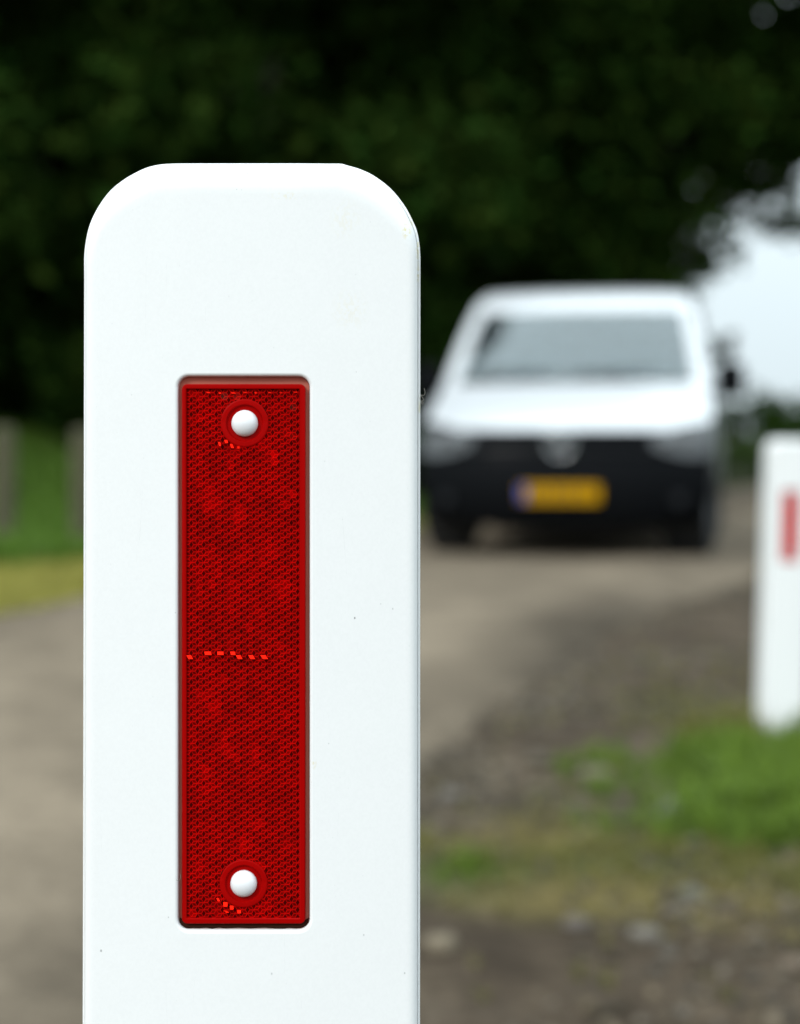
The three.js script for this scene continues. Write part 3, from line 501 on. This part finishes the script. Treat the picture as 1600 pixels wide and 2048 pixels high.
// ------------------------------------------------------------------ trees
const bark = (() => { const t = tex(128, 256, (i, j, o) => { const v = 0.03 + 0.06 * fbm(i / 6, j / 22, 4, 45); o[0] = v * 1.1; o[1] = v * 0.95; o[2] = v * 0.75; }); return new THREE.MeshStandardMaterial({ map: t, roughness: 0.95, bumpMap: t, bumpScale: 0.02 }); })();
const leafMat = new THREE.MeshPhysicalMaterial({ vertexColors: true, roughness: 0.95, specularIntensity: 0.05, side: THREE.DoubleSide });
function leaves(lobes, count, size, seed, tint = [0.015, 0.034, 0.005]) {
  const R = rng(seed), pos = [], col = [], idx = [], tot = lobes.reduce((s, l) => s + l[3] ** 2, 0), a = new THREE.Vector3(), b = new THREE.Vector3(), n = new THREE.Vector3();
  for (const [lx, ly, lz, r, sq = 0.85] of lobes) {
    const k = Math.round(count * r * r / tot), sub = Array.from({ length: 26 }, () => { const u = 2 * R() - 1, t = R() * 6.283, q = Math.sqrt(1 - u * u), rr = r * (0.55 + 0.5 * R()); return [rr * q * Math.cos(t), rr * u * sq, rr * q * Math.sin(t)]; });
    for (let i = 0; i < k; i++) {
      const u = 2 * R() - 1, t = R() * 6.283, q = Math.sqrt(1 - u * u), c = sub[Math.floor(R() * sub.length)], rr = r * 0.42 * Math.cbrt(R());
      const x = lx + c[0] + rr * q * Math.cos(t), y = ly + c[1] + rr * u * 0.75, z = lz + c[2] + rr * q * Math.sin(t);
      a.set(R() - 0.5, R() - 0.65, R() - 0.5).normalize(); n.set(R() - 0.5, R() + 0.1, R() - 0.5).normalize(); b.crossVectors(a, n).normalize();
      const L = size * (0.7 + 0.7 * R()), w = L * 0.36, o = pos.length / 3, v = 0.65 + 0.7 * R(), yl = 0.8 + 0.5 * R();
      pos.push(x, y, z, x + a.x * L * 0.5 + b.x * w, y + a.y * L * 0.5 + b.y * w - 0.05 * L, z + a.z * L * 0.5 + b.z * w, x + a.x * L, y + a.y * L, z + a.z * L, x + a.x * L * 0.5 - b.x * w, y + a.y * L * 0.5 - b.y * w - 0.05 * L, z + a.z * L * 0.5 - b.z * w);
      idx.push(o, o + 1, o + 2, o, o + 2, o + 3);
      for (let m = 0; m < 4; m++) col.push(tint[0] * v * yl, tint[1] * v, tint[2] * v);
    }
  }
  const g = new THREE.BufferGeometry(); g.setAttribute('position', new THREE.Float32BufferAttribute(pos, 3)); g.setAttribute('color', new THREE.Float32BufferAttribute(col, 3)); g.setIndex(idx); g.computeVertexNormals(); return g;
}
function limb(p, q, r0, r1, seed, seg = 7) {
  const R = rng(seed), rows = [], P = new THREE.Vector3(...p), Q = new THREE.Vector3(...q), ax = Q.clone().sub(P).normalize(), s = new THREE.Vector3(1, 0.1, 0.2).cross(ax).normalize(), t = ax.clone().cross(s), L = P.distanceTo(Q);
  for (let k = 0; k <= seg; k++) { const f = k / seg, c = P.clone().lerp(Q, f).addScaledVector(s, (R() - 0.5) * 0.05 * L * Math.sin(Math.PI * f)).addScaledVector(t, (R() - 0.5) * 0.05 * L * Math.sin(Math.PI * f)), r = lerp(r0, r1, f) * (f === 0 ? 1.25 : 1), row = []; for (let i = 0; i < 9; i++) { const a = i / 9 * 6.2832; row.push([c.x + r * (s.x * Math.cos(a) + t.x * Math.sin(a)), c.y + r * (s.y * Math.cos(a) + t.y * Math.sin(a)), c.z + r * (s.z * Math.cos(a) + t.z * Math.sin(a))]); } rows.push(row); }
  return rowsToGeometry(rows, true);
}
function treeGeometries(seed, H, spread, base, count, size) {
  const R = rng(seed), lobes = [], parts = [limb([0, -0.3, 0], [0.2, H * 0.75, 0], 0.24, 0.07, seed)];
  for (let k = 0; k < 11; k++) { const t = k / 10, y = lerp(base, H - 1.6, t), a = k * 2.4 + R(), rr = spread * (0.55 + 0.3 * R()) * Math.sin(Math.PI * (0.22 + 0.68 * t)), x = rr * Math.cos(a), z = rr * Math.sin(a), r = spread * (0.42 + 0.16 * R()); lobes.push([x, y, z, r]); parts.push(limb([0.2 * y / H, y * 0.7, 0], [x * 0.8, y, z * 0.8], 0.085, 0.02, seed + k, 4)); }
  return [mergeGeometries(parts), leaves(lobes, count, size, seed + 99)];
}
{
  const kinds = [treeGeometries(101, 12.5, 3.6, 1.3, 46000, 0.185), treeGeometries(202, 14, 4.2, 1.6, 52000, 0.19), treeGeometries(303, 11, 3.2, 0.9, 40000, 0.18)];
  const spots = [[-8.0, 21.5, 0], [-4.9, 20.5, 1], [-1.6, 21.5, 2], [-6.6, 25.5, 1], [-3.1, 25, 0], [0.3, 25.2, 1], [-9.5, 29, 2], [-5.2, 30, 0], [-1.5, 30, 1], [1.7, 30.5, 2], [-7.8, 35, 1], [-3.5, 35.5, 2], [0.6, 36, 0], [1.9, 37, 1], [-11, 24, 1], [2.6, 42, 1], [-2, 42, 0], [-7, 42, 1]];
  spots.forEach(([x, d, k], i) => {
    const t = thing('tree', 'dark leafy tree of the shaded wood behind the van', 'tree', [x, groundY(x, -d), -d], i * 2.1, 'trees of the dark wood');
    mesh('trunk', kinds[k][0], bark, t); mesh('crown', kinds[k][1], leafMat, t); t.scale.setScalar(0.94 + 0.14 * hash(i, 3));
  });
  // the tree whose branches reach over the road against the sky
  const o = thing('tree', 'tall tree whose leafy branches reach out over the road against the sky', 'tree', [1.1, groundY(1.1, -23), -23]);
  const lobes = [[0.2, 3.2, 0.4, 1.75], [-0.9, 4.6, 0.2, 1.9], [1.0, 4.9, 0, 1.8], [0.4, 6.6, 0, 2.2], [2.2, 6.3, 0.5, 1.6], [2.7, 4.6, 0.6, 1.0], [4.4, 5.5, 0.5, 1.15], [3.6, 5.9, 0.8, 1.2], [5.0, 5.2, 0.3, 0.9], [3.4, 4.9, 0.4, 0.8], [3.2, 4.35, 0.4, 0.7], [4.1, 4.85, 0.4, 0.75], [3.9, 6.9, 0.3, 1.5], [1.6, 8.6, 0, 2.1], [3.4, 8.2, 0.4, 1.6], [-0.8, 9.4, 0, 2.2], [0.6, 1.7, 0.3, 1.2], [2.05, 2.9, 0.4, 0.85], [5.4, 6.3, 0.2, 1.2], [5.6, 8, 0.2, 1.5]];
  const parts = [limb([0, -0.3, 0], [0.3, 8.5, 0], 0.27, 0.08, 5)]; lobes.forEach((l, i) => parts.push(limb([0.15, l[1] * 0.72, 0], [l[0] * 0.9, l[1], l[2]], 0.08, 0.02, 50 + i, 4)));
  const spray = limb([2.9, 3.7, 0.5], [4.4, 3.15, 0.6], 0.03, 0.012, 9, 4); parts.push(limb([0.15, 3.0, 0], [2.9, 3.7, 0.5], 0.07, 0.03, 8, 5), spray);
  mesh('trunk', mergeGeometries(parts), bark, o);
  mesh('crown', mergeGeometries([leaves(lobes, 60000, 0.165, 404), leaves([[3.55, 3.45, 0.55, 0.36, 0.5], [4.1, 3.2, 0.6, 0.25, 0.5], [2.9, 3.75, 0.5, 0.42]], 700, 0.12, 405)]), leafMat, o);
  // shrubs of the understorey along the wood's edge
  const sg = [0, 1].map((k) => leaves(Array.from({ length: 7 }, (_, i) => [(hash(i, k, 1) - 0.5) * 2.4, 0.45 + 0.9 * hash(i, k, 2), (hash(i, k, 3) - 0.5) * 1.4, 0.55 + 0.35 * hash(i, k, 4)]), 9000, 0.14, 500 + k));
  [[-7.6, 19.8], [-5.2, 20.2], [-2.6, 20.0], [-0.4, 21], [1.0, 22.2], [2.2, 27], [3.0, 32.5], [4.0, 35], [-10, 20.5], [4.4, 38.5], [-1.5, 23], [-4, 22.5]].forEach(([x, d], i) => { const s = thing('shrub', 'dark bushy shrub under the trees at the edge of the wood', 'shrub', [x, groundY(x, -d), -d], i, 'shrubs under the trees'); mesh('foliage', sg[i & 1], leafMat, s); s.scale.setScalar(1 + 0.5 * hash(i, 8)); });
  // deep wood far behind
  const R = rng(71), lb = []; for (let i = 0; i < 46; i++) lb.push([-24 + 32 * R(), 1.2 + 12 * R(), -50 - 8 * R(), 2.2 + 1.4 * R()]);
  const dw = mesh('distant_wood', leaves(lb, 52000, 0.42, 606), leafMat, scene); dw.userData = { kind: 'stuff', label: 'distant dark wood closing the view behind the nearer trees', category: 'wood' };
  // hedge on the far side of the road and a pale far tree line
  const hl = []; for (let i = 0; i < 15; i++) hl.push([i * 0.7, 0.45 + 0.12 * i + 0.12 * hash(i, 5), -i * 0.12, 0.5 + 0.07 * i]);
  const hg = thing('hedge', 'green hedge beyond the road bend beneath the pale sky', 'hedge', [6.3, 0, -33]); mesh('foliage', leaves(hl, 14000, 0.16, 707, [0.045, 0.095, 0.015]), leafMat, hg);
  const fl = []; for (let i = 0; i < 40; i++) fl.push([6 + i * 2.2, 0.7 + 1.6 * hash(i, 9), -110 - 8 * hash(i, 6), 1.6 + 0.8 * hash(i, 7)]);
  const ft = mesh('far_tree_line', leaves(fl, 20000, 0.5, 808), leafMat, scene); ft.userData = { kind: 'stuff', label: 'low far tree line on the horizon beyond the hedge', category: 'trees' };
}
scene.traverse((o) => { if (o.isMesh) o.castShadow = o.receiveShadow = true; });
renderer.render(scene, camera);
